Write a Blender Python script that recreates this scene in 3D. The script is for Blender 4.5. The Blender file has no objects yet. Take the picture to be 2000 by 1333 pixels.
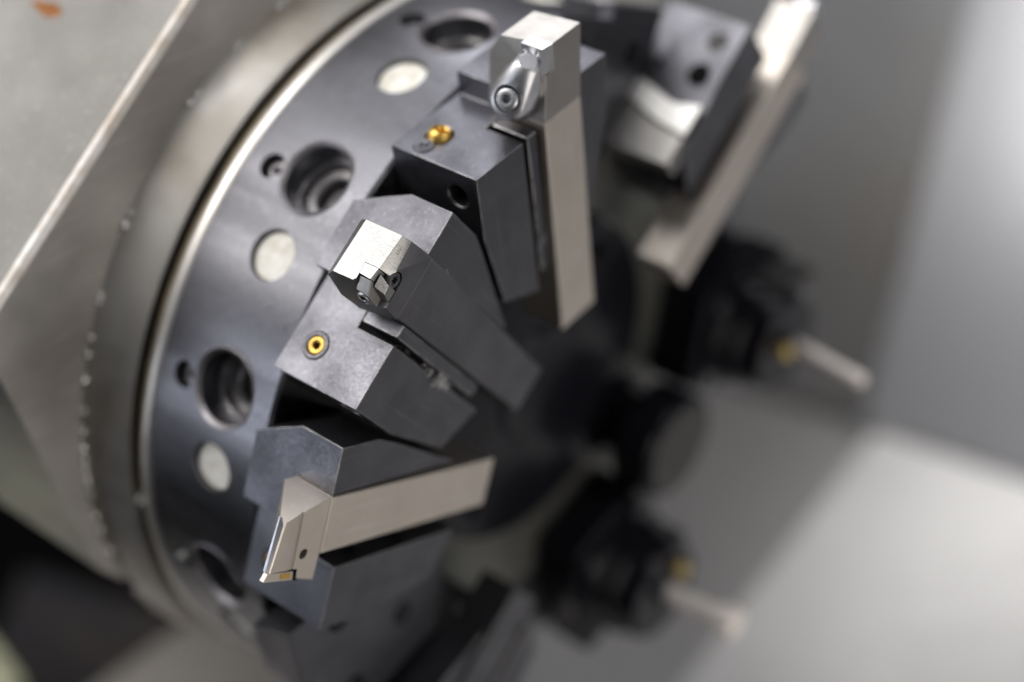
import bpy, bmesh, math, random
from mathutils import Matrix, Vector
random.seed(7)
SC = bpy.context.scene
COL = SC.collection
MM = 0.001
D = math.pi / 180

# ------------------------------------------------------------------ frame
# Turret frame: z = turret axis (towards the spindle), x/y across it, millimetres.
# World: the turret axis lies level along +Y, world Z is up.
UP = Vector((0.51, 0.86, 0)).normalized()
XW = Vector((0, 0, 1)).cross(UP)
W = Matrix(((XW.x, XW.y, XW.z, 0), (0, 0, 1, 0), (UP.x, UP.y, UP.z, 1.2 / MM * MM), (0, 0, 0, 1)))
WM = Matrix.Translation((0, 0, 1.2)) @ Matrix(((XW.x, XW.y, XW.z), (0, 0, 1), (UP.x, UP.y, UP.z))).to_4x4()
PH0 = 49.81

def er(p): return Vector((-math.cos(p * D), math.sin(p * D), 0))
def et(p): return Vector((math.sin(p * D), math.cos(p * D), 0))
EZ = Vector((0, 0, 1))

# ------------------------------------------------------------------ camera
CAMR = ((0.638078, 0.017022, 0.769784), (-0.422965, -0.827655, 0.368900), (0.643395, -0.560979, -0.520909))
CAMP = Vector((-532.312277, 479.809285, 372.217963))
cd = bpy.data.cameras.new('camera')
cam = bpy.data.objects.new('camera', cd); COL.objects.link(cam)
rx, ry, rz = (Vector(v) for v in CAMR)
cm = Matrix((rx, -ry, -rz)).transposed().to_4x4()
cm.translation = CAMP * MM
cam.matrix_world = WM @ cm
cd.sensor_width = 36; cd.lens = 3315.28 * 36 / 2000
cd.clip_start = 0.02; cd.clip_end = 60
cd.dof.use_dof = True; cd.dof.focus_distance = 0.632; cd.dof.aperture_fstop = 2.1
cd.dof.aperture_blades = 0
SC.camera = cam

# ------------------------------------------------------------------ world
world = bpy.data.worlds.new('World'); SC.world = world
world.use_nodes = True
nt = world.node_tree
for n in list(nt.nodes): nt.nodes.remove(n)
wo = nt.nodes.new('ShaderNodeOutputWorld'); bg = nt.nodes.new('ShaderNodeBackground')
bg.inputs['Color'].default_value = (0.93, 0.95, 1.0, 1); bg.inputs['Strength'].default_value = 0.12
nt.links.new(bg.outputs[0], wo.inputs[0])
SC.view_settings.view_transform = 'Standard'; SC.view_settings.look = 'None'
SC.view_settings.gamma = 1; SC.view_settings.exposure = 0
SC.view_settings.use_curve_mapping = False

# ------------------------------------------------------------------ lamps
def area(name, loc, target, sx, sy, power, color=(1, 1, 1)):
    l = bpy.data.lights.new(name, 'AREA'); l.shape = 'RECTANGLE'; l.size = sx; l.size_y = sy
    l.energy = power; l.color = color
    o = bpy.data.objects.new(name, l); COL.objects.link(o)
    p = WM @ (Vector(loc) * MM); t = WM @ (Vector(target) * MM)
    o.matrix_world = Matrix.Translation(p) @ (t - p).to_track_quat('-Z', 'Y').to_matrix().to_4x4()
    return o
area('ceiling_lamp', (-770, 880, -840), (-120, 130, -30), 0.9, 0.5, 6.8, (1.0, 0.97, 0.94))
area('collar_fill', (-840, 1080, -440), (-150, 150, -137), 0.7, 0.4, 3.3, (1.0, 0.96, 0.9))  # unseen fill lamp, added to brighten the collar
area('overhead_lamp', (430, 1050, -560), (-20, 100, 0), 0.7, 0.5, 3.8, (0.97, 0.97, 1.0))
w_ = area('far_block_fill', (-170, 960, -500), (100, 70, 0), 0.45, 0.45, 0.11, (1.0, 0.98, 0.96)); w_.data.spread = 28 * D  # added narrow fill aimed at the far upper right block, source unseen
area('left_fill', (-1150, -120, -700), (-120, 30, -60), 0.5, 0.9, 4.4, (0.85, 0.9, 1.0))  # unseen fill lamp brightening the lower block's outer faces
area('cover_fill', (200, 900, 1000), (300, -350, 100), 0.6, 0.6, 3.2, (1.0, 0.98, 0.96))  # unseen fill, put in to light the covers and panels
area('front_fill', (-250, -150, 1300), (0, 60, 0), 1.0, 0.7, 6.8, (1.0, 0.93, 0.85))  # unseen fill lamp lifting the front-facing metal
w_ = area('cover_corner_fill', (600, 80, 420), (690, -330, 190), 0.6, 0.6, 1.95, (1.0, 0.98, 0.97)); w_.data.spread = 100 * D  # added out-of-view fill for the lower right cover
w_ = area('panel_fill', (795, 28, -20), (840, -90, -140), 0.3, 0.3, 2.5, (1.0, 0.99, 0.97))  # unseen, added close to the back panel to brighten its upper right
w_ = area('tray_fill', (-272, -164, -350), (62, -444, -400), 0.15, 0.15, 0.9, (1.0, 0.94, 0.86)); w_.data.spread = 70 * D  # small added fill for the tray, out of view
w_ = area('far_tool_fill', (-150, 1050, -150), (80, -10, 10), 0.4, 0.4, 0.24, (1.0, 0.98, 0.96)); w_.data.spread = 32 * D  # added unseen fill for the far tool's inner end and the drills

# ------------------------------------------------------------------ materials
def metal(name, base, rough=0.4, metallic=1.0, bump=0.0, bscale=300, mottling=0.0, mscale=40, rvar=0.08,
          stretch=(1, 1, 1), tint=None, scratch=0.0, spec=0.5, mstretch=(1, 1, 1)):
    m = bpy.data.materials.new(name); m.use_nodes = True
    t = m.node_tree; N = t.nodes; L = t.links
    b = N['Principled BSDF']
    b.inputs['Metallic'].default_value = metallic
    b.inputs['Specular IOR Level'].default_value = spec
    tc = N.new('ShaderNodeTexCoord'); mp = N.new('ShaderNodeMapping'); mp.inputs['Scale'].default_value = stretch
    L.new(tc.outputs['Object'], mp.inputs['Vector'])
    n1 = N.new('ShaderNodeTexNoise'); n1.inputs['Scale'].default_value = mscale; n1.inputs['Detail'].default_value = 6
    mp1 = N.new('ShaderNodeMapping'); mp1.inputs['Scale'].default_value = mstretch
    L.new(tc.outputs['Object'], mp1.inputs['Vector']); L.new(mp1.outputs[0], n1.inputs['Vector'])
    mix = N.new('ShaderNodeMix'); mix.data_type = 'RGBA'
    c = Vector(base)
    t2 = Vector(tint) if tint else c * (1 - mottling)
    mix.inputs['A'].default_value = (*c, 1); mix.inputs['B'].default_value = (*t2, 1)
    rmp = N.new('ShaderNodeMapRange'); rmp.inputs['From Min'].default_value = 0.38; rmp.inputs['From Max'].default_value = 0.66
    L.new(n1.outputs['Fac'], rmp.inputs['Value']); L.new(rmp.outputs[0], mix.inputs['Factor'])
    mp3 = N.new('ShaderNodeMapping'); mp3.inputs['Rotation'].default_value = (0.5, 0.9, 0.4); mp3.inputs['Scale'].default_value = (1, 22, 22)
    L.new(tc.outputs['Object'], mp3.inputs['Vector'])
    n3 = N.new('ShaderNodeTexNoise'); n3.inputs['Scale'].default_value = 28; n3.inputs['Detail'].default_value = 3
    L.new(mp3.outputs[0], n3.inputs['Vector'])
    r3 = N.new('ShaderNodeMapRange'); r3.inputs['From Min'].default_value = 0.60; r3.inputs['From Max'].default_value = 0.72
    r3.inputs['To Max'].default_value = scratch
    L.new(n3.outputs['Fac'], r3.inputs['Value'])
    sm = N.new('ShaderNodeMix'); sm.data_type = 'RGBA'
    sm.inputs['B'].default_value = (min(1, c.x * 1.9 + .03), min(1, c.y * 1.9 + .03), min(1, c.z * 1.9 + .03), 1)
    L.new(mix.outputs['Result'], sm.inputs['A']); L.new(r3.outputs[0], sm.inputs['Factor'])
    L.new(sm.outputs['Result'], b.inputs['Base Color'])
    n2 = N.new('ShaderNodeTexNoise'); n2.inputs['Scale'].default_value = bscale; n2.inputs['Detail'].default_value = 4
    L.new(mp.outputs[0], n2.inputs['Vector'])
    r2 = N.new('ShaderNodeMapRange'); r2.inputs['From Min'].default_value = 0.3; r2.inputs['From Max'].default_value = 0.7
    r2.inputs['To Min'].default_value = max(0.03, rough - rvar); r2.inputs['To Max'].default_value = rough + rvar
    ad = N.new('ShaderNodeMath'); ad.operation = 'ADD'; ad.inputs[1].default_value = 0
    ml = N.new('ShaderNodeMath'); ml.operation = 'MULTIPLY_ADD'; ml.inputs[1].default_value = 0.5
    L.new(n2.outputs['Fac'], ml.inputs[0])
    h = N.new('ShaderNodeMath'); h.operation = 'MULTIPLY'; h.inputs[1].default_value = 0.5
    L.new(n1.outputs['Fac'], h.inputs[0]); L.new(h.outputs[0], ml.inputs[2])
    L.new(ml.outputs[0], r2.inputs['Value']); L.new(r2.outputs[0], b.inputs['Roughness'])
    if bump:
        bp = N.new('ShaderNodeBump'); bp.inputs['Strength'].default_value = bump; bp.inputs['Distance'].default_value = 0.0004
        L.new(n2.outputs['Fac'], bp.inputs['Height']); L.new(bp.outputs[0], b.inputs['Normal'])
    return m

M = {
 'drum': metal('ground_steel', (0.235, 0.235, 0.258), 0.36, bump=0.10, bscale=260, stretch=(1, 1, 9), mottling=0.45, mscale=38, rvar=0.14, scratch=0.2, mstretch=(1, 1, .12)),  # axial light and dark streaks in the colour imitate streaky reflections
 'drum_face': metal('bare_steel', (0.20, 0.205, 0.19), 0.55, bump=0.1, mottling=0.25, mscale=30),
 'bore': metal('bore_steel', (0.36, 0.35, 0.36), 0.42, mottling=0.25, mscale=90),
 'collar': metal('collar_sheet', (0.58, 0.565, 0.54), 0.54, metallic=0.95, bump=0.12, bscale=90, tint=(0.40, 0.36, 0.31), mscale=17),
 'nickel_head': metal('ground_nickel', (0.44, 0.42, 0.395), 0.38, bump=0.06, bscale=500, mottling=0.06, mscale=60),
 'rim': metal('polished_rim', (0.86, 0.83, 0.79), 0.42, mottling=0.08),
 'chamfer': metal('bore_chamfer_steel', (0.42, 0.40, 0.42), 0.5, mottling=0.1),
 'block': metal('blackened_steel', (0.145, 0.145, 0.163), 0.40, bump=0.12, bscale=700, mottling=0.26, mscale=45, rvar=0.13, scratch=0.30),
 'edge': metal('worn_edge', (0.62, 0.61, 0.60), 0.38, tint=(0.22, 0.22, 0.23), mscale=160),
 'black': metal('black_oxide', (0.010, 0.010, 0.014), 0.2, metallic=0.1, spec=0.12, bump=0.05, mottling=0.2),
 'shank': metal('black_shank', (0.15, 0.15, 0.165), 0.5, bump=0.12, bscale=900, mottling=0.22, mscale=60, scratch=0.25),
 'nickel': metal('nickel_shank', (0.67, 0.615, 0.555), 0.48, bump=0.05, bscale=600, mottling=0.12, mscale=35, scratch=0.18),
 'nickel_dark': metal('dull_ground_steel', (0.34, 0.33, 0.32), 0.4, mottling=0.1),
 'ground': metal('ground_head', (0.34, 0.34, 0.338), 0.33, bump=0.3, bscale=500, stretch=(1, 6, 1), mottling=0.08, mscale=90),
 'carbide': metal('carbide', (0.62, 0.62, 0.64), 0.34, mottling=0.1, mscale=200),
 'chrome': metal('bright_screw', (0.55, 0.56, 0.59), 0.40, mottling=0.05),
 'gold_dim': metal('dull_brass', (0.66, 0.49, 0.18), 0.4, metallic=0.8, mottling=0.3),
 'gold': metal('brass', (0.78, 0.50, 0.13), 0.36, metallic=0.85, mottling=0.12, mscale=120),
 'disc': metal('pale_plug', (0.88, 0.87, 0.83), 0.55, metallic=0.05, mottling=0.0, tint=(0.66, 0.63, 0.53), mscale=150, bump=0.15),
 'seal': metal('seal_ring', (0.36, 0.30, 0.20), 0.45, metallic=0.7, mottling=0.5, mscale=50),
 'housing': metal('housing_sheet', (0.57, 0.555, 0.535), 0.50, metallic=0.9, bump=0.12, bscale=70, mottling=0.0, tint=(0.36, 0.34, 0.32), mscale=12, scratch=0.3, rvar=0.12),
 'bead': metal('weld_bead', (0.9, 0.89, 0.9), 0.16, mottling=0.1),
 'sheet': metal('stainless_sheet', (0.47, 0.462, 0.458), 0.48, metallic=0.8, bump=0.05, bscale=40, mottling=0.12, mscale=3),
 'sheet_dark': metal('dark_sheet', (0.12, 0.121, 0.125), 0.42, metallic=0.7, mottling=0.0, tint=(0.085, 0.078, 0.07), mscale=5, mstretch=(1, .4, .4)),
 'galv': metal('galvanised_sheet', (0.39, 0.385, 0.375), 0.6, metallic=0.35, bump=0.15, bscale=60, tint=(0.235, 0.225, 0.205), mscale=8, scratch=.3),
 'drill': metal('drill_steel', (0.90, 0.84, 0.79), 0.35, metallic=0.05),
 'plate_dark': metal('dull_plate', (0.05, 0.048, 0.048), 0.5, metallic=0.5),
 'bright_edge': metal('edge_highlight', (0.88, 0.87, 0.85), 0.55, metallic=0.3, tint=(0.66, 0.58, 0.50), mscale=90, bump=.3, bscale=200),  # edge highlight put into the pale colour, with rust-toned specks
 'lit_panel_sheet': metal('lit_panel_sheet', (0.19, 0.19, 0.20), 0.45, metallic=0.6, mottling=0.15, mscale=4),  # lighter panel tone standing for the light falling on it
 'swarf': metal('bright_swarf', (0.93, 0.93, 0.92), 0.4, metallic=0.15),
 'rail': metal('greasy_rail', (0.04, 0.033, 0.03), 0.6, metallic=0.1, tint=(0.015, 0.015, 0.022), mscale=14),
 'void': metal('shade_black', (0.006, 0.006, 0.006), 0.9, metallic=0.0, spec=0.05),  # near-black colour standing for shade in the interior and recesses
 'tray': metal('chip_tray', (0.50, 0.45, 0.39), 0.6, metallic=0.4, mottling=0.3, mscale=9),
 'pad': metal('bright_worn_steel', (0.85, 0.84, 0.82), 0.5, metallic=0.6, mottling=0.1),
 'casting': metal('green_casting', (0.17, 0.18, 0.13), 0.7, metallic=0.0, mottling=0.3),
 'hose': metal('dark_hose', (0.02, 0.02, 0.032), 0.5, metallic=0.0),
 'sheet_shaded': metal('shaded_cover_sheet', (0.30, 0.292, 0.288), 0.40, metallic=0.9, mottling=0.2, mscale=4),  # darker copy of the cover sheet, standing for shade
 'rust': metal('rust', (0.42, 0.16, 0.04), 0.8, metallic=0.0, mottling=0.5, mscale=300),
}

# ------------------------------------------------------------------ mesh helpers (all in turret or station mm)
def V(r, t, z): return Vector((r, -t, z)) * MM          # station-local: radial, tangential, axial
def T(x, y, z): return Vector((x, y, z)) * MM           # turret frame

def faces(bm, ring0, ring1):
    a = [bm.verts.new(p) for p in ring0]; b = [bm.verts.new(p) for p in ring1]
    n = len(a)
    bm.faces.new(a); bm.faces.new(b[::-1])
    for i in range(n): bm.faces.new((a[i], b[i], b[(i + 1) % n], a[(i + 1) % n]))
def pz(bm, poly, z0, z1): faces(bm, [V(r, t, z0) for r, t in poly], [V(r, t, z1) for r, t in poly])
def ptt(bm, poly, t0, t1): faces(bm, [V(r, t0, z) for r, z in poly], [V(r, t1, z) for r, z in poly])
def pr(bm, poly, r0, r1): faces(bm, [V(r0, t, z) for t, z in poly], [V(r1, t, z) for t, z in poly])
def box(bm, r0, r1, t0, t1, z0, z1): pz(bm, [(r0, t0), (r1, t0), (r1, t1), (r0, t1)], z0, z1)
def hull(bm, pts):
    vs = [bm.verts.new(V(*p)) for p in pts]
    g = bmesh.ops.convex_hull(bm, input=vs)
    bmesh.ops.delete(bm, geom=list({e for e in g['geom_unused'] + g['geom_interior'] if isinstance(e, bmesh.types.BMVert)}), context='VERTS')
def basis(d):
    d = Vector(d).normalized(); a = Vector((0, 0, 1)) if abs(d.z) < 0.9 else Vector((1, 0, 0))
    u = d.cross(a).normalized(); return d, u, d.cross(u)
def lathe(bm, prof, o, d, seg=48, closed=True, a0=0, a1=360):
    """prof: (radius mm, axial mm); o: origin (scaled Vector); d: direction"""
    d, u, v = basis(d); full = abs(a1 - a0) >= 360
    n = seg if full else seg + 1
    rings = []
    for rad, ax in prof:
        if rad < 1e-6: rings.append([bm.verts.new(o + d * ax * MM)]); continue
        rings.append([bm.verts.new(o + d * ax * MM + (u * math.cos((a0 + (a1 - a0) * i / seg) * D) + v * math.sin((a0 + (a1 - a0) * i / seg) * D)) * rad * MM) for i in range(n)])
    pairs = list(zip(rings, rings[1:])) + ([(rings[-1], rings[0])] if closed else [])
    for A, B in pairs:
        for i in range(seg):
            j = (i + 1) % n
            if len(A) == 1 and len(B) == 1: continue
            if len(A) == 1: bm.faces.new((A[0], B[i], B[j]))
            elif len(B) == 1: bm.faces.new((A[i], B[0], A[j]))
            else: bm.faces.new((A[i], B[i], B[j], A[j]))
def cylr(bm, o, d, rad, h0, h1, seg=40): lathe(bm, [(0, h0), (rad, h0), (rad, h1), (0, h1)], o, d, seg, closed=False)

def make(name, bm, mat, parent=None, bevel=0.0, smooth=35, seg=2, mw=None, mats=None, worn=False):
    bmesh.ops.recalc_face_normals(bm, faces=bm.faces)
    me = bpy.data.meshes.new(name); bm.to_mesh(me); bm.free()
    o = bpy.data.objects.new(name, me); COL.objects.link(o)
    for mm_ in (mats or [mat]): me.materials.append(mm_)
    if mw is not None: o.matrix_world = mw
    if parent is not None: o.parent = parent
    o['_b'] = bevel
    finish(o, bevel, smooth, seg)
    if worn:
        me.materials.append(M['edge']); o.modifiers['bevel'].material = len(me.materials) - 1
    return o
def finish(o, bevel, smooth=35, seg=2):
    me = o.data
    for p in me.polygons: p.use_smooth = True
    me.set_sharp_from_angle(angle=smooth * D)
    if bevel:
        b = o.modifiers.new('bevel', 'BEVEL'); b.width = bevel * MM; b.segments = seg; b.limit_method = 'ANGLE'
        b.angle_limit = 30 * D; b.harden_normals = True; b.use_clamp_overlap = True
    del o['_b']
def carve(bm, cutters):
    """subtract every cutter bmesh from bm, returns a new bmesh"""
    me = bpy.data.meshes.new('tmp'); bmesh.ops.recalc_face_normals(bm, faces=bm.faces); bm.to_mesh(me); bm.free()
    a = bpy.data.objects.new('tmp', me); COL.objects.link(a)
    trash = [a]
    for c in cutters:
        bmesh.ops.recalc_face_normals(c, faces=c.faces)
        mc = bpy.data.meshes.new('tmpc'); c.to_mesh(mc); c.free()
        oc = bpy.data.objects.new('tmpc', mc); COL.objects.link(oc); trash.append(oc)
        m = a.modifiers.new('b', 'BOOLEAN'); m.operation = 'DIFFERENCE'; m.solver = 'EXACT'; m.object = oc
    dg = bpy.context.evaluated_depsgraph_get(); dg.update()
    ev = a.evaluated_get(dg); out = bmesh.new(); out.from_mesh(ev.to_mesh())
    ev.to_mesh_clear()
    for o in trash:
        d_ = o.data; bpy.data.objects.remove(o); bpy.data.meshes.remove(d_)
    return out
def NB(): return bmesh.new()
def thing(name, label, cat, mw, group=None, kind=None):
    o = bpy.data.objects.new(name, None); COL.objects.link(o); o.empty_display_size = 0.02
    o.matrix_world = mw; o['label'] = label; o['category'] = cat
    if group: o['group'] = group
    if kind: o['kind'] = kind
    return o
def tag(o, label, cat, group=None, kind=None):
    o['label'] = label; o['category'] = cat
    if group: o['group'] = group
    if kind: o['kind'] = kind
    return o
def dup(root, mw, label, group=None, skip=()):
    r = root.copy(); COL.objects.link(r); r.matrix_world = mw; r['label'] = label
    if group: r['group'] = group
    for ch in root.children:
        if ch.name.split('.')[0] in skip: continue
        c = ch.copy(); COL.objects.link(c); c.parent = r
        for g in ch.children:
            d_ = g.copy(); COL.objects.link(d_); d_.parent = c
    return r
def station(p, off=(0, 0, 0)):
    m = Matrix((er(p), -et(p), EZ)).transposed().to_4x4()
    return WM @ m @ Matrix.Translation(V(*off))
ST = lambda k: station(PH0 + 30 * k)

# ================================================================== turret drum
drum = thing('turret_drum', 'round dark steel turret drum ringed with bores, carrying the tool blocks', 'turret', WM)
bm = NB()
lathe(bm, [(60, -46), (181, -46), (182.3, -47.3), (182.3, -112.2), (179.4, -117), (176.5, -117), (176.5, -190), (60, -190)], Vector(), (0, 0, 1), seg=360)
cuts = []
PD, PB, PS = 41.5, 52.95, 51.95
for k in range(-3, 9):
    for (p, z, prof) in ((PD + 30 * k, -74.4, [(0, -25), (11.1, -25), (11.1, 5), (0, 5)]),
                         (PB + 30 * k, -74.2, [(0, -60), (5, -60), (5, -36), (8.6, -36), (8.6, -30), (15.2, -30), (15.2, -1.9), (16.8, 0.2), (16.8, 6), (0, 6)]),
                         (PS + 30 * k, -97.6, [(0, -16), (4.4, -16), (4.4, -7), (5.9, -5.6), (5.9, 5), (0, 5)])):
        c = NB(); lathe(c, prof, er(p) * 182.3 * MM + EZ * z * MM, er(p), seg=40, closed=False); cuts.append(c)
body = carve(bm, cuts)
bo = make('drum_body', body, M['drum'], drum, smooth=28)
# polished lip round the rear edge of the drum
bm = NB(); lathe(bm, [(182.4, -111.6), (183.2, -112.6), (183.4, -116.4), (182.8, -117.4), (178.8, -117.4), (178.8, -111.6)], Vector(), (0, 0, 1), seg=360)
make('polished_lip', bm, M['rim'], drum, smooth=50)
bm = NB(); lathe(bm, [(182.2, -117.5), (182.0, -120.4), (180.9, -121.6), (177, -121.6), (177, -117.5)], Vector(), (0, 0, 1), seg=300)
make('seal_ring', bm, M['seal'], drum, smooth=50)
for k in range(-3, 9):
    p = PD + 30 * k
    bm = NB(); lathe(bm, [(0, -2.6), (10.4, -2.6), (10.8, -3.2), (10.8, -14), (0, -14)], er(p) * 182.3 * MM - EZ * 74.4 * MM, er(p), 40, closed=False)
    make('port_plug', bm, M['disc'], drum, smooth=50)
    p = PS + 30 * k
    bm = NB(); lathe(bm, [(1.9, -5.5), (2.4, -4.6), (3.9, -4.6), (4.3, -5.3), (4.3, -13), (1.9, -13)], er(p) * 182.3 * MM - EZ * 97.6 * MM, er(p), 24)
    make('set_screw', bm, M['chamfer'], drum, smooth=50)
for k in range(-3, 9):
    p = PB + 30 * k
    bm = NB(); lathe(bm, [(15.1, -11.5), (15.1, -30.2), (5, -30.2), (5, -26), (8.2, -24.5), (8.2, -18.5), (9.2, -17.0), (12.6, -16.6), (13.0, -12.2), (13.6, -11.5)], er(p) * 182.3 * MM - EZ * 74.2 * MM, er(p), 48)
    make('bore_sleeve', bm, M['bore'], drum, smooth=25)
    bm = NB(); lathe(bm, [(15.1, -1.6), (15.5, -.9), (17.0, 0.25), (17.3, .0), (15.4, -2.4)], er(p) * 182.3 * MM - EZ * 74.2 * MM, er(p), 64)
    make('bore_chamfer', bm, M['chamfer'], drum, smooth=60)
# bare front face near the hub + black hub cover
bm = NB(); lathe(bm, [(86, -45.2), (128, -45.2), (128, -46.5), (86, -46.5)], Vector(), (0, 0, 1), seg=160)
make('face_ring', bm, M['drum_face'], drum, bevel=0.4)
bm = NB(); lathe(bm, [(0, -38), (30, -38), (32, -40), (60, -41), (84, -42), (85.7, -43.5), (85.7, -47), (0, -47)], Vector(), (0, 0, 1), seg=160, closed=False)
make('hub_cover', bm, M['black'], drum, smooth=20)
for i in range(6):
    a = i * 60 + 12
    bm = NB(); lathe(bm, [(1.8, 4), (4.6, 4), (5, 3.4), (5, 0), (0, 0), (0, 1.5), (1.8, 1.5)], er(a) * 70 * MM + EZ * -42 * MM, (0, 0, 1), 24, closed=True)
    make('hub_screw', bm, M['black'], drum, smooth=40)

# ================================================================== turret housing
hz = -148
hs = thing('turret_housing', 'grey sheet metal turret housing behind the drum with a rust spot', 'machine housing', WM)
poly = [(-104, 200), (-247, 109), (-191.2, -55.3), (-120, -142), (60, -235), (230, -120), (240, 120), (60, 240)]
# extend first edge along its own direction
a_, b_ = Vector((-216.0, 107.0)), Vector((-104.6, 199.6)); dr = (b_ - a_).normalized()
p0 = b_ + dr * 120; p1 = a_ - dr * 40
poly = [(p0.x, p0.y), (-230.3, 95.1), (-191.2, -55.3), (-120, -142), (60, -235), (230, -120), (240, 120)]
bm = NB(); faces(bm, [T(x, y, hz) for x, y in poly], [T(x, y, hz - 420) for x, y in poly])
c = NB(); cylr(c, Vector(), (0, 0, 1), 183, -480 + 100, -100, 160)
hb = make('housing_box', carve(bm, [c]), M['housing'], hs, bevel=1.6, smooth=30, seg=3)
bm = NB(); lathe(bm, [(183.0, -124.0), (184.2, -123.2), (185.2, -124.4), (190.0, -146), (191.5, -149), (181.5, -151), (181.5, -124.5)], Vector(), (0, 0, 1), seg=300)
make('collar', bm, M['collar'], hs, smooth=40)
pa_, pb_ = a_ - dr * 38, b_ + dr * 118
nw = Vector((-(b_.y - a_.y), b_.x - a_.x)).normalized()
for z0_, z1_ in ((hz - .4, hz - 175), (hz - 177, hz - 415)):
    bm = NB(); faces(bm, [T(q_.x, q_.y, z0_) for q_ in (pa_, pb_, pb_ + nw * 1.6, pa_ + nw * 1.6)], [T(q_.x, q_.y, z1_) for q_ in (pa_, pb_, pb_ + nw * 1.6, pa_ + nw * 1.6)])
    make('side_plate', bm, M['galv'], hs, bevel=.7)
bm = NB()
for e_ in (pa_, pb_):
    for off, z_ in ((1.9, hz - 3.2), (1.9, hz - .6), (-1.3, hz + .5), (-1.3, hz - 3)):
        bm.verts.new(T(*(Vector((e_.x, e_.y)) + nw * off), z_))
bmesh.ops.convex_hull(bm, input=bm.verts[:])
make('plate_edge_highlight', bm, M['bright_edge'], hs, smooth=30)
# weld beads round the foot of the collar
for a in [-14, -9.5, -7.5, -3, -1.5, 0, 1.6, 3.2, 5, 7.3, 10.5, 15.5, 18.5, 21, 25.7, 27, 36.5, 38, 54.6, 56, 63, 64.2, 73, 74.4, 75.5]:
    a += random.uniform(-.4, .4)
    bm = NB(); bmesh.ops.create_icosphere(bm, subdivisions=3, radius=1)
    L_ = random.uniform(1.2, 3.0); q = Matrix((er(a), et(a), EZ)).transposed().to_4x4()
    for v in bm.verts:
        v.co = q @ (Vector((v.co.x * 1.5, v.co.y * L_, v.co.z * 1.4)) * (1 + random.uniform(-.12, .12)) * MM) + er(a) * 191.0 * MM + EZ * (hz + .6) * MM
    make('weld_bead', bm, M['bead'], hs, smooth=80)
for a0, a1 in ((42, 49), (57.5, 60.5), (66, 69)):
    bm = NB()
    lathe(bm, [(190.0, hz + 2.0), (192.0, hz), (190.0, hz - .5)], Vector(), (0, 0, 1), 20, True, 180 - a1 - 0, 180 - a0)
    make('weld_seam', bm, M['bead'], hs, smooth=80)

# ================================================================== tool block
BP = [(180, -65.5), (180, -23.5), (191, -23.5), (191, 17.4), (170, 17.4), (158, 13.4), (112, -4), (104, -10), (104, -37), (113, -58.5), (151, -65.5)]
def tool_block(k, label):
    t = thing('tool_block', label, 'tool holder', ST(k), 'slotted tool blocks bolted round the turret')
    bm = NB(); pz(bm, BP, -44.6, 0)
    cs = []
    c = NB(); box(c, 80, 220, -37.2, -2.5, -19.3, 30); cs.append(c)
    c = NB(); pr(c, [(6.0, -44.9), (6.0, -60), (40, -60), (40, 26), (17.55, -21.2)], 80, 220); cs.append(c)
    c = NB(); cylr(c, V(168, -65.5, -11), (0, 1, 0), 5.3, -25, 20, 32); cs.append(c)      # side hole in the -t face
    c = NB(); cylr(c, V(180, -50.7, -31.9), (1, 0, 0), 6.1, -12, 8, 40); cs.append(c)
    c = NB(); cylr(c, V(150, -65.5, -33), (0, 1, 0), 2.6, -15, 20, 24); cs.append(c)
    make('block_body', carve(bm, cs), M['block'], t, bevel=0.7, smooth=30, seg=2, worn=True)
    # wedge clamp in the slot
    bm = NB(); box(bm, 112, 180.2, -33.9, -28.3, -18.6, -0.4)
    make('clamp_wedge', bm, M['block'], t, bevel=0.5, worn=True)
    for r in (160, 130):
        bm = NB(); lathe(bm, [(1.3, -.4), (3.0, -.4), (3.2, -.9), (3.2, -4), (1.3, -4)], V(r, -36.2, -9), (0, 1, 0), 20)
        make('clamp_screw', bm, M['black'], t, smooth=40)
    return t
def flush_nozzle(t):
    bm = NB(); lathe(bm, [(4.1, -6), (4.1, -.1), (4.5, .35), (5.4, .35), (5.8, 0), (5.8, -6)], V(180, -50.7, -31.9), (1, 0, 0), 40)
    o = make('coolant_nozzle', bm, M['block'], t, smooth=40)
    bm = NB(); d = Vector((1, .25, .2)).normalized()
    lathe(bm, [(1.7, -6), (1.7, -.4), (2.3, -.1), (3.4, -.1), (4.0, -.7), (4.0, -6)], V(180, -50.7, -31.9), (1, .08, .1), 32)
    make('brass_insert', bm, M['gold'], o, smooth=60)
def ball_nozzle(t):
    bm = NB()
    prof = [(0, -1), (2.1, -1), (2.3, 2.6), (2.7, 3.0)] + [(5.1 * math.cos(a * D), 4.2 * math.sin(a * D)) for a in (50, 40, 28, 14, 0)] + [(5.1, -6), (0, -6)]
    lathe(bm, prof, V(180, -50.7, -31.5), (1, -.28, .25), 40, closed=False)
    make('coolant_nozzle', bm, M['gold'], t, smooth=60)
    bm = NB(); lathe(bm, [(1.2, -.5), (1.2, .5), (1.5, .75), (4.0, .75), (4.5, .3), (4.5, -1), (0, -1), (0, -.5)], V(180, -59.4, -32.4), (1, 0, 0), 36, closed=False)
    make('block_screw', bm, M['shank'], t, smooth=40)

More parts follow.
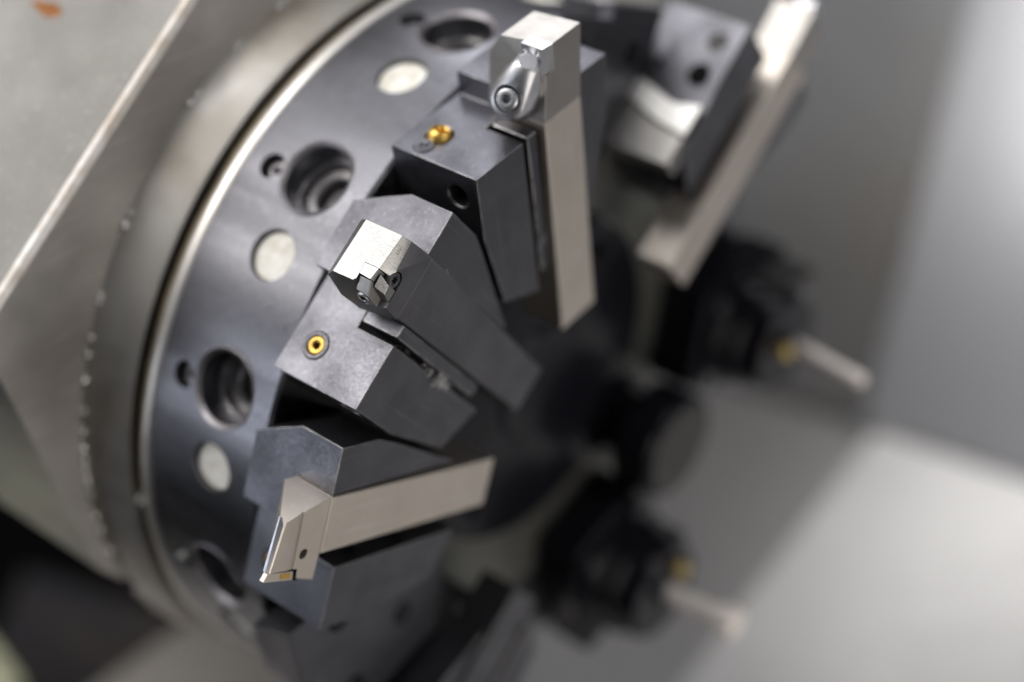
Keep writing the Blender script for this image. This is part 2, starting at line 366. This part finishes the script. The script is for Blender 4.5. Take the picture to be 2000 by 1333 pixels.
b_mid = tool_block(0, 'dark steel tool block under the middle tool, scuffed, brass nozzle ringed in grey'); flush_nozzle(b_mid)
b_top = dup(b_mid, ST(1), 'dark steel tool block under the upright topmost tool, brass ball nozzle standing proud', skip=('coolant_nozzle',)); ball_nozzle(b_top)
b_low = dup(b_mid, ST(-1), 'dark steel tool block holding the beige grooving tool, lowest of the sharp blocks', skip=('clamp_wedge',))
b_far = dup(b_mid, ST(3), 'blurred grey tool block at upper right behind the long beige bar tool', skip=('coolant_nozzle', 'clamp_wedge'))
bm = NB(); ptt(bm, [(141, -42), (137, -28), (133, -14), (136, -0.6), (120, -0.6), (122, -16), (130, -42)], -67.2, -65.7)
make('bright_pad', bm, M['pad'], b_far, bevel=.5)
bm = NB(); ptt(bm, [(129, -42), (121, -17), (119, -1), (104, -1.5), (104, -36), (112, -42)], -66.4, -55)
make('lower_pad', bm, M['nickel_dark'], b_far, bevel=.6)
bm = NB(); lathe(bm, [(0, -1.5), (5.2, -1.5), (5.2, -.6), (2.2, -.6), (2.2, -1), (0, -1)], V(168, -65.5, -11), (0, 1, 0), 24, closed=False)
make('hole_plug', bm, M['plate_dark'], b_far)
bm = NB(); lathe(bm, [(0, -.4), (5.6, -.4), (5.6, .2), (0, .2)], V(150.5, -65.5, -11), (0, 1, 0), 24, closed=False)
make('black_disc', bm, M['void'], b_far)  # flat black disc; the hole's shade is put into its colour
b_btm = dup(b_mid, ST(-3), 'black blurred tool block at the bottom edge holding a slim dark bar', skip=('coolant_nozzle',))

# ================================================================== tools
def shank(name, bmat, parent, r_in, r_out, t_out, t_in, z=1.6, zb=-19.0):
    (to0, to1), (ti0, ti1) = t_out, t_in
    bm = NB(); pz(bm, [(r_out, to1), (r_out, to0), (r_in, ti0), (r_in, ti1)], zb, z)
    return make(name, bm, bmat, parent, bevel=0.5)

# --- middle tool: black shank, ground head
t0 = thing('turning_tool', 'black square-shank turning tool with bright ground head in the middle block', 'cutting tool', ST(0), 'square-shank tools clamped in the blocks')
shank('shank', M['shank'], t0, 75, 188, (-28.0, -1.0), (-26.6, -5.2), z=0.6, zb=-19.2)
bm = NB()
hull(bm, [(205, -2.0, 0.6), (204, -14, .6), (201, -19, .6), (198.5, -27.6, .6), (187.9, -28.6, 0.6), (187.9, -1.1, 0.6),
          (209.5, -2.3, -1.2), (209.5, -17.2, -2.6), (209.5, -21.8, -9), (209.5, -25.2, -10.5), (209.5, -25.5, -20.5), (209.5, -2.5, -19.6),
          (203.8, -26.6, -26.5), (203.8, -2.0, -26), (201, -31, -18), (187.9, -31, -17), (187.9, -29.5, -3), (187.9, -2, -24), (187.9, -28.6, -24)])
c = NB(); hull(c, [(r, t, z) for r in (197.5, 216) for t, z in ((-17.2, 6), (-17.2, -9.4), (-40, -9.4), (-40, 6))])
c2 = NB(); cylr(c2, V(201, -17.4, 0.6), (0, 0, 1), 3.6, -1.6, 6, 32)
head = make('head', carve(bm, [c, c2]), M['ground'], t0, bevel=0.18, smooth=25, mats=[M['ground'], M['shank'], M['nickel_dark']])
for f_ in head.data.polygons:
    if f_.normal.z > .97: f_.material_index = 1
    elif f_.normal.y > .75: f_.material_index = 2
bm = NB(); hull(bm, [(209.9, -17.5, -9.1), (209.9, -17.4, -2.6), (209.9, -21.9, -9.1), (209.9, -22.3, -3.4),
                     (198, -17.5, -9.2), (198, -17.4, -2.6), (198, -22.3, -9.2), (198, -22.3, -3.4)])
ins = make('insert', bm, M['carbide'], t0, bevel=0.2)
bm = NB(); hull(bm, [(208.9, -22.5, -9.3), (208.9, -22.5, -3.2), (206.4, -27.4, -9.3), (205.4, -28.0, -3.4), (197.6, -29.0, -3), (197.6, -22.5, -9.3), (197.6, -22.5, -2.6), (197.6, -29.4, -9.3)])
make('insert_seat', bm, M['nickel_dark'], t0, bevel=0.25)
bm = NB(); hull(bm, [(207.6, -18.4, -2.3), (206.6, -23.8, -2.6), (203.2, -20.4, .5), (202.4, -24.2, .5), (197.7, -20.5, .5), (197.7, -25.5, .5), (197.7, -18.4, -2.2), (197.7, -26, -2.6)])
make('insert_clamp', bm, M['ground'], t0, bevel=0.25)
mk = Vector((0, 1, -.04)); 
for q_ in range(4):
    c0 = Vector((207.35 - .28 * q_ * .2, -6.0 - q_ * 1.0, -.30 - q_ * .06))
    bm = NB(); hull(bm, [(c0.x + a - b * .0, c0.y + e, c0.z + f - a * .42 + .12) for a in (-.55, .55) for e in (-.28, .28) for f in (-.25, .0) for b in (0,)])
    make('etched_mark', bm, M['nickel_dark'], t0)
def torx(name, o, d, rad, parent, mat):
    bm = NB(); lathe(bm, [(0, 0.0), (rad * .55, 0.0), (rad * .62, .25), (rad * .9, 0.12), (rad, -.25), (rad, -2), (0, -2)], o, d, 40, closed=False)
    s = make(name, bm, mat, parent, smooth=30)
    d_, u, v = basis(d)
    bm = NB(); n = 48
    ring = [o + d_ * h * MM + (u * math.cos(2 * math.pi * i / n) + v * math.sin(2 * math.pi * i / n)) * rad * (.43 + .11 * math.cos(6 * 2 * math.pi * i / n)) * MM for h in (-.6, .06) for i in range(n)]
    faces(bm, ring[:n], ring[n:])
    make('socket_shade_star', bm, M['void'], s, smooth=30)  # raised black star; socket shade comes from its colour
    return s
torx('front_screw', V(201, -17.4, 0.1), (0, 0, 1), 3.25, t0, M['shank'])
torx('seat_screw', V(203.2, -29.0, -6.8), (0.25, 1, 0.1), 2.6, t0, M['chrome'])

# --- top tool: brushed head with finger clamp
t1 = thing('turning_tool', 'upright turning tool with beige-grey shank, silver head and finger clamp, topmost', 'cutting tool', ST(1), 'square-shank tools clamped in the blocks')
shank('shank', M['nickel'], t1, 75.5, 183, (-25.8, -2.6), (-27.8, -4.8), z=2.4, zb=-18.9)
bm = NB()
hull(bm, [(215.2, 1.0, 2.4), (215.2, -17.6, 2.4), (203.4, -22.4, 2.4), (182.9, -25.7, 2.4), (182.9, -2.7, 2.4),
          (215.2, -1.6, -19), (215.2, -22.0, -19.2), (205.3, -22.3, -26), (182.9, -24.6, -27.5), (182.9, -2.7, -27.5), (205, -2, -26)])
c = NB(); hull(c, [(r, t, z) for r in (203.8, 222) for t, z in ((-17.0, 9), (-17.0, -8.6), (-34, -8.6), (-34, 9))])
make('head', carve(bm, [c]), M['nickel_head'] if 'nickel_head' in M else M['ground'], t1, bevel=0.3, smooth=25)
bm = NB(); hull(bm, [(215.6, -17.2, 2.9), (215.6, -22.9, -8.2), (215.6, -17.2, -8.4), (215.4, -22.6, 1.9), (204.0, -23.6, 1.7), (204.0, -23.8, -8.2), (204.0, -17.2, -8.4), (204.0, -17.2, 2.8)])
cs = []
for (r, z) in ((213, -6.2), (213.2, -0.6), (206.6, -.6), (206.4, -6)):
    c = NB(); bmesh.ops.create_icosphere(c, subdivisions=2, radius=1.7 * MM, matrix=Matrix.Translation(V(r, -24.1, z))); cs.append(c)
make('insert', carve(bm, cs), M['carbide'], t1, bevel=0.18)
def circ(c, d, rad, n=28):
    d, u, v = basis(d); return [c + (u * math.cos(2 * math.pi * i / n) + v * math.sin(2 * math.pi * i / n)) * rad * MM for i in range(n)]
def hullv(bm, pts):
    vs = [bm.verts.new(p) for p in pts]
    g = bmesh.ops.convex_hull(bm, input=vs)
    bmesh.ops.delete(bm, geom=list({e for e in g['geom_unused'] + g['geom_interior'] if isinstance(e, bmesh.types.BMVert)}), context='VERTS')
A_, B_ = V(190.5, -24.5, -10.5), V(198.0, -36.0, -6.2)
ax = (B_ - A_).normalized()
bm = NB()
N_ = V(211.0, -27.6, -1.6); na = (N_ - A_).normalized()
hullv(bm, circ(A_, ax, 9.0) + circ(A_ + (B_ - A_) * .8, ax, 8.4) + circ(B_, ax, 7.0) + circ(N_, na, 5.2, 9) + circ(N_ + na * 1.2 * MM, na, 3.6, 12) + circ(A_ + (N_ - A_) * .55 + V(0, -2.5, 0), na, 8.6, 9))
c = NB(); cylr(c, B_, ax, 5.6, -2.2, 4, 36)
make('finger_clamp', carve(bm, [c]), M['chrome'], t1, bevel=0.35, smooth=22)
bm = NB(); lathe(bm, [(1.9, -1.0), (1.9, 1.9), (3.3, 2.1), (4.4, 1.5), (4.9, .3), (4.9, -2), (0, -2), (0, -1)], B_, ax, 36, closed=False)
make('clamp_bolt', bm, M['chrome'], t1, smooth=50)

# --- lower tool: beige grooving tool
t2 = thing('grooving_tool', 'beige grooving tool with slim blade and gold-tipped insert, pointing down left', 'cutting tool', ST(-1), 'square-shank tools clamped in the blocks')
shank('shank', M['nickel'], t2, 88, 192.5, (-27.2, -2.75), (-28.4, -5.6), z=1.4, zb=-19.0)
bm = NB()
hull(bm, [(192.4, -2.8, 0.9), (197, -3.6, .9), (215.5, -8.5, .9), (217.9, -8.9, -.6), (220.6, -28.8, .0), (219.0, -30.6, .9), (193.0, -38.6, .9), (192.4, -27, .9),
          (198.2, -2.8, -19), (192.4, -2.8, -19), (192.4, -27, -19), (198, -26, -19), (203, -36, -8), (193, -39.5, -6)])
cs = []
c = NB(); cylr(c, V(201.8, -25.2, .9), (0, 0, 1), 2.15, -12, 6, 32); cs.append(c)
c = NB(); hull(c, [(r, t, z) for z in (-4.6, 6) for r, t in ((228, -28.6), (203.5, -31.2), (203.0, -36.5), (228, -33))]); cs.append(c)
c = NB(); hull(c, [(210.3, -4, .9), (210.3, -4, 5), (206.6, -4, .3), (206.4, -4, 5), (209.4, -40, .9), (209.4, -40, 5), (205.6, -40, .3), (205.4, -40, 5)]); cs.append(c)
make('head', carve(bm, cs), M['nickel'], t2, bevel=0.22, smooth=20)
bm = NB(); hull(bm, [(218.0, -6.0, -.6), (220.7, -28.9, .1), (217.0, -9, 1.0), (219.6, -29.2, 1.0), (218.0, -6.0, -1.4), (220.6, -28.9, -1.4), (216, -7, -1.4), (218.5, -29, -1.4)])
make('ground_edge', bm, M['chrome'], t2, bevel=0.15)
bm = NB(); hull(bm, [(r, t, z) for z in (-1.9, .2) for r, t in ((219.2, -29.9), (204.6, -32.3), (204.1, -36.2), (221.0, -33.2))])
gi = make('insert', bm, M['nickel'], t2, bevel=0.25)
bm = NB(); hull(bm, [(r, t, z) for z in (0.0, .42) for r, t in ((211.8, -31.7), (206.2, -32.6), (205.9, -35.0), (211.6, -34.1))])
make('coated_patch', bm, M['gold'], gi, bevel=0.1)
bm = NB(); hull(bm, [(r, t, z) for z in (-4.4, .55) for r, t in ((204.2, -31.0), (202.6, -31.2), (201.9, -36.9), (203.6, -36.5))])
make('insert_stop', bm, M['black'], t2, bevel=0.15)

# --- far tool on the blurred block
t3 = thing('turning_tool', 'long blurred beige bar tool at upper right with a bright tip', 'cutting tool', ST(3), 'square-shank tools clamped in the blocks')
shank('shank', M['nickel'], t3, 71, 190, (-27.0, -3.0), (-27.4, -4.8), z=4.6, zb=-14.0)
bm = NB(); hull(bm, [(r, t, z) for r, t in ((189.8, -27), (189.8, -3), (214, -29), (214, -6)) for z in (-16, 4.8)])
make('head', bm, M['nickel_head'], t3, bevel=0.5)
bm = NB(); hull(bm, [(r, t, z) for r in (213.8, 217) for t in (-30, -22) for z in (-6, 4)])
make('insert', bm, M['carbide'], t3, bevel=0.2)
# --- bottom tool
t4 = thing('turning_tool', 'dark blurred bar tool at the bottom edge, only its inner end in view', 'cutting tool', ST(-3), 'square-shank tools clamped in the blocks')
shank('shank', M['shank'], t4, 92, 205, (-27.0, -3.0), (-27.4, -4.8), z=2, zb=-19)
bm = NB(); hull(bm, [(r, t, z) for r, t in ((204.8, -27), (204.8, -3), (212, -27), (214, -6)) for z in (-16, 2)])
make('head', bm, M['ground'], t4, bevel=0.5)

# ================================================================== other turret stations
def low_block(k, label, ztop, h, mat):
    t = thing('blank_block', label, 'tool holder', ST(k), 'plain blocks closing unused stations')
    bm = NB(); pz(bm, [(180, -62), (180, -24), (180 + h, -24), (180 + h, 17), (160, 15), (112, -4), (104, -10), (104, -37), (113, -58.5), (151, -62)], -44.6, ztop)
    c = NB(); pr(c, [(6.0, -44.9), (6.0, -60), (40, -60), (40, ztop + 26), (17.2, ztop)], 80, 220)
    make('block_body', carve(bm, [c]), mat, t, bevel=0.6, smooth=30)
    for r, tt in ((165, -45), (165, 0), (130, -30)):
        bm = NB(); lathe(bm, [(2.5, -1), (2.5, .8), (5, .8), (5.5, .2), (5.5, -2), (0, -2), (0, -1)], V(r, tt, ztop), (0, 0, 1), 24, closed=False)
        make('block_screw', bm, M['black'], t, smooth=40)
    return t
low_block(-2, 'low plain dark block below the grooving tool, lilac outer face blurred', -20, 11, M['block'])
low_block(2, 'low plain dark block right of the upright topmost tool', -37, 6, M['block'])

def drive_holder(k_phi, rad, label, noz, r_body=32, zt=12):
    base = station(k_phi)
    t = thing('driven_holder', label, 'tool holder', base, 'driven drill holders on the far side')
    bm = NB(); pz(bm, [(rad - 44, -27), (rad - 20, -37), (rad + 36, -38), (rad + 36, 38), (rad - 20, 37), (rad - 44, 27)], -44.6, -17)
    make('mounting_flange', bm, M['black'], t, bevel=3)
    bm = NB(); lathe(bm, [(0, -27), (r_body + 3, -27), (r_body + 3, -12), (r_body, -10), (r_body, -2), (r_body - 3, 0), (r_body - 3, zt - 3), (r_body - 5, zt), (0, zt)], V(rad, 0, 0), (0, 0, 1), 48, closed=False)
    make('spindle_body', bm, M['black'], t, smooth=30)
    bm = NB(); lathe(bm, [(7, zt - .5), (8.5, zt - .5), (8.5, zt + 3), (7.5, zt + 4.5), (5.5, zt + 4.5), (5.5, zt)], V(rad, 0, 0), (0, 0, 1), 6)
    make('collet_nut', bm, M['block'], t, bevel=.6, smooth=30)
    bm = NB(); bmesh.ops.create_icosphere(bm, subdivisions=3, radius=4.5 * MM, matrix=Matrix.Translation(V(rad + noz[0], noz[1], zt + 3.5)))
    make('coolant_nozzle', bm, M['gold_dim'], t, smooth=80)
    bm = NB(); box(bm, rad - 8, rad + 32, -34, -24, -26, zt - 8)
    make('side_lug', bm, M['plate_dark'], t, bevel=1.5)
    for q in (-1, 1):
        bm = NB(); lathe(bm, [(0, 6), (3, 6), (5.5, 5), (5.5, 0), (0, 0)], V(rad - 32, 20 * q, -17), (0, 0, 1), 24, closed=False)
        make('flange_screw', bm, M['block'], t, smooth=40)
    return t
def drill(k_phi, rad, zt, length, rd, tilt, label, tip=1.0):
    base = station(k_phi)
    t = thing('drill_bit', label, 'drill', base, 'drills in the driven holders')
    d = Vector((tilt, 0, 1)).normalized()
    bm = NB(); lathe(bm, [(0, 0), (rd, 0), (rd, length * .72), (0, length * .72)], V(rad, 0, zt), d, 24, closed=False)
    make('drill_shank', bm, M['drill'], t, smooth=40)
    bm = NB(); lathe(bm, [(0, length * .72), (rd * tip, length * .74), (rd * tip, length * .97), (0, length + 1)], V(rad, 0, zt), d, 24, closed=False)
    make('drill_tip', bm, M['drill'], t, smooth=40)
    return t
drive_holder(191.5, 150, 'black blurred driven holder at right centre, its drill pointing right', (-8, 0.5))
drill(191.5, 155, 15, 48, 3.2, -0.22, 'thin pale drill at right centre, pointing down right beside brass nozzles', tip=1.1)
drive_holder(251.5, 146, 'dark blurred driven holder at lower right below the round one', (-9, -12))
drill(251.5, 143, 16, 44, 5.0, -0.1, 'short thick pale drill at lower right with a bulbous bright end', tip=1.55)

t = thing('round_holder', 'round dark holder with flat grey end face beside the hub', 'tool holder', station(221.5))
bm = NB(); lathe(bm, [(0, -44.6), (24, -44.6), (24, -39), (17, -38), (17, -24), (29, -23), (29, -3), (27, -1), (0, -1)], V(92, 0, 0), (0, 0, 1), 64, closed=False)
make('holder_body', bm, M['black'], t, smooth=30)
bm = NB(); lathe(bm, [(0, -.9), (24, -.9), (24.6, -.3), (24, .2), (0, .2)], V(92, 0, 0), (0, 0, 1), 64, closed=False)
make('end_plate', bm, M['plate_dark'], t, smooth=30)

# ================================================================== surroundings
def slab(name, pts, n, th, mat, label, cat):
    """polygon (turret mm) with thickness th away from n"""
    bm = NB(); n = Vector(n).normalized()
    faces(bm, [Vector(p) * MM for p in pts], [(Vector(p) - n * th) * MM for p in pts])
    o = make(name, bm, mat, None, bevel=2.0, mw=WM)
    return tag(o, label, cat)
H = Vector((XW.x, XW.y, 0)) * -1          # level, away from the camera
def P3(h, u, z): return H * h + UP * u + EZ * z
C1 = Vector((524.5, -377.1, -279.1)); C2 = Vector((591.7, -388.7, 8.3)); cdv = (C2 - C1)
A0 = C1 - cdv * 1.6; A1 = C2 + cdv * 2.2
dn = (-H * 1.0 - UP * 0.62).normalized()   # cover slopes down towards the operator
up = (UP * 1.0 + H * 0.25).normalized()
nn = cdv.cross(dn).normalized();  nn = nn if nn.dot(CAMP - C1) > 0 else -nn
nu = cdv.cross(up).normalized();  nu = nu if nu.dot(CAMP - C1) > 0 else -nu
def PH(h, u, z): return P3(h, u, z)
Bp = PH(668, -51, -112); Bq = PH(385, -228, -73); bd = (Bq - Bp)
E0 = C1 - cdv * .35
Bp = PH(668, -51, -112); Bq = PH(385, -228, -73); bd = (Bq - Bp)
Bt = Bp - bd * .245
slab('way_cover', [Bt, A1, A1 + dn * 900, Bp + bd * 2.2], nn, 4, M['sheet'], 'bright blurred sloping sheet metal cover filling the lower right corner', 'machine cover')
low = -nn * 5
slab('shaded_cover', [E0 + low, Bt + low + cdv * .08, Bp + bd * 2.2 + low + cdv * .08, E0 + dn * 900 + low], nn, 4, M['sheet_shaded'], 'shaded left part of the blurred sheet metal cover, coloured darker, behind the round holder and drills', 'machine cover')  # turret's shadow band put in as a separate darker sheet
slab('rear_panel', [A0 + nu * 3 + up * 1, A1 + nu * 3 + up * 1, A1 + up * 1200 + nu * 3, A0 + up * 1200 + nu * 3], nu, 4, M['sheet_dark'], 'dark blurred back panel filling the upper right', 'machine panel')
S0, S1 = PH(676, -48, -126) + nu * 7, PH(792, 490, -242) + nu * 7
slab('lit_panel_part', [S0, S0 + cdv * 3, S1 + cdv * 3, S1], nu, 4, M['lit_panel_sheet'], 'lit right part of the blurred back panel, coloured lighter, above the bright cover', 'machine panel')  # added lighter panel; the wall's light gradient is put into its colour
slab('chip_tray', [PH(205, -350, -352), PH(300, -350, -437), PH(350, -352, -478), PH(620, -360, -478), PH(620, -360, -250), PH(205, -350, -250)], UP, 6, M['tray'], 'blurred beige tray at the bottom edge, left of the low plain block', 'tray')
slab('bed_casting', [PH(-80, -345, -372), PH(72, -345, -372), PH(98, -345, -455), PH(-80, -345, -455)], UP, 60, M['casting'], 'blurred greenish grey casting in the bottom left corner', 'machine part')
slab('guide_rail', [PH(90, -420, -430), PH(330, -420, -660), PH(420, -420, -560), PH(200, -420, -350)], UP, 40, M['rail'], 'dark brown blurred rail between the black gap and the beige tray', 'machine part')
o = slab('machine_bed', [PH(-1500, -700, -2600), PH(2500, -700, -2600), PH(2500, -700, 800), PH(-1500, -700, 800)], UP, 20, M['void'], 'machine bed at the lower left below the housing, its shade coloured in as black', 'machine bed')  # dark interior put into the bed's black colour

# ------------------------------------------------------------------ rust and swarf
bm = NB(); bmesh.ops.create_icosphere(bm, subdivisions=3, radius=1)
wall_n = Vector((-(b_.y - a_.y), b_.x - a_.x, 0)).normalized(); wall_d = Vector((dr.x, dr.y, 0))
RP = (Vector((-126.1, 181.7, -219.1)) + wall_n * 1.6) * MM
q = Matrix((wall_d, EZ, wall_n)).transposed().to_4x4()
for v in bm.verts:
    k_ = 1 + .25 * math.sin(v.co.x * 7 + v.co.y * 5)
    v.co = RP + q @ (Vector((v.co.x * 3.2 * k_, v.co.y * 9.5 * k_, v.co.z * .25)) * MM)
make('rust_spot', bm, M['rust'], hs, smooth=80)

def chip(k, r, t, z, size, n, label, q=1.0, grp='metal chips stuck on the turret'):
    o = NB(); rnd = random.Random(int(r * 7 + t * 13 + n))
    for i in range(n):
        c0 = Vector((rnd.gauss(0, size * .5), rnd.gauss(0, size * .16), abs(rnd.gauss(0, size * .14)))) if n > 1 else Vector()
        rad = rnd.uniform(.25, .6) * size * (.6 if n > 1 else 1) * q; w = rad * .7; a0 = rnd.uniform(0, 6.28)
        ax_, u_, v_ = basis((rnd.gauss(0, 1), rnd.gauss(0, 1), rnd.gauss(0, 1)))
        prev = None
        for j in range(9):
            a = a0 + j * .62; rr = rad * (1 - .06 * j)
            p_ = c0 + (u_ * math.cos(a) + v_ * math.sin(a)) * rr + ax_ * (j * .09 * size)
            q_ = p_ + ax_ * w + v_ * .1 * rr
            e_ = [o.verts.new(V(r + x.x, t + x.y, z + x.z)) for x in (p_, q_)]
            if prev: o.faces.new((prev[0], prev[1], e_[1], e_[0]))
            prev = e_
    bmesh.ops.solidify(o, geom=o.faces[:], thickness=.09 * MM)
    ob = make('metal_chip', o, M['swarf'], None, smooth=40, mw=ST(k))
    return tag(ob, label, 'metal chip', grp)
chip(0, 140.5, -37.2, 1.6, 4.6, 44, 'silver chip cluster at the inner end of the middle block slot', .55)
chip(0, 150, -37.0, 1.0, 3.0, 12, 'small curled chips just outward of the silver cluster', .6)
chip(0, 156, -36.0, .6, 1.8, 3, 'single bright curl in the middle block slot')
chip(0, 171, -35.5, -5, 1.4, 1, 'tiny curl at the mouth of the middle block slot')
chip(0, 175, -1.6, .6, 1.7, 3, 'lone bright chip on the middle block beside the black shank')
chip(1, 129, -30.5, .8, 2.6, 4, 'lone chip on the wedge beside the upright tool shank')
chip(1, 179.5, -55, -1.5, 1.0, 1, 'tiny chip on the front edge of the top block')
chip(-1, 183, -52, -30.5, 1.2, 1, 'tiny chip beside the half-hidden brass nozzle')
chip(-1, 171.5, -65.3, -120.5, 4.5, 10, 'silver chips caught in the seal gap at lower left')
chip(-1, 165, -82, -95, 4.0, 7, 'bright blurred chip by the lowest bore of the drum')
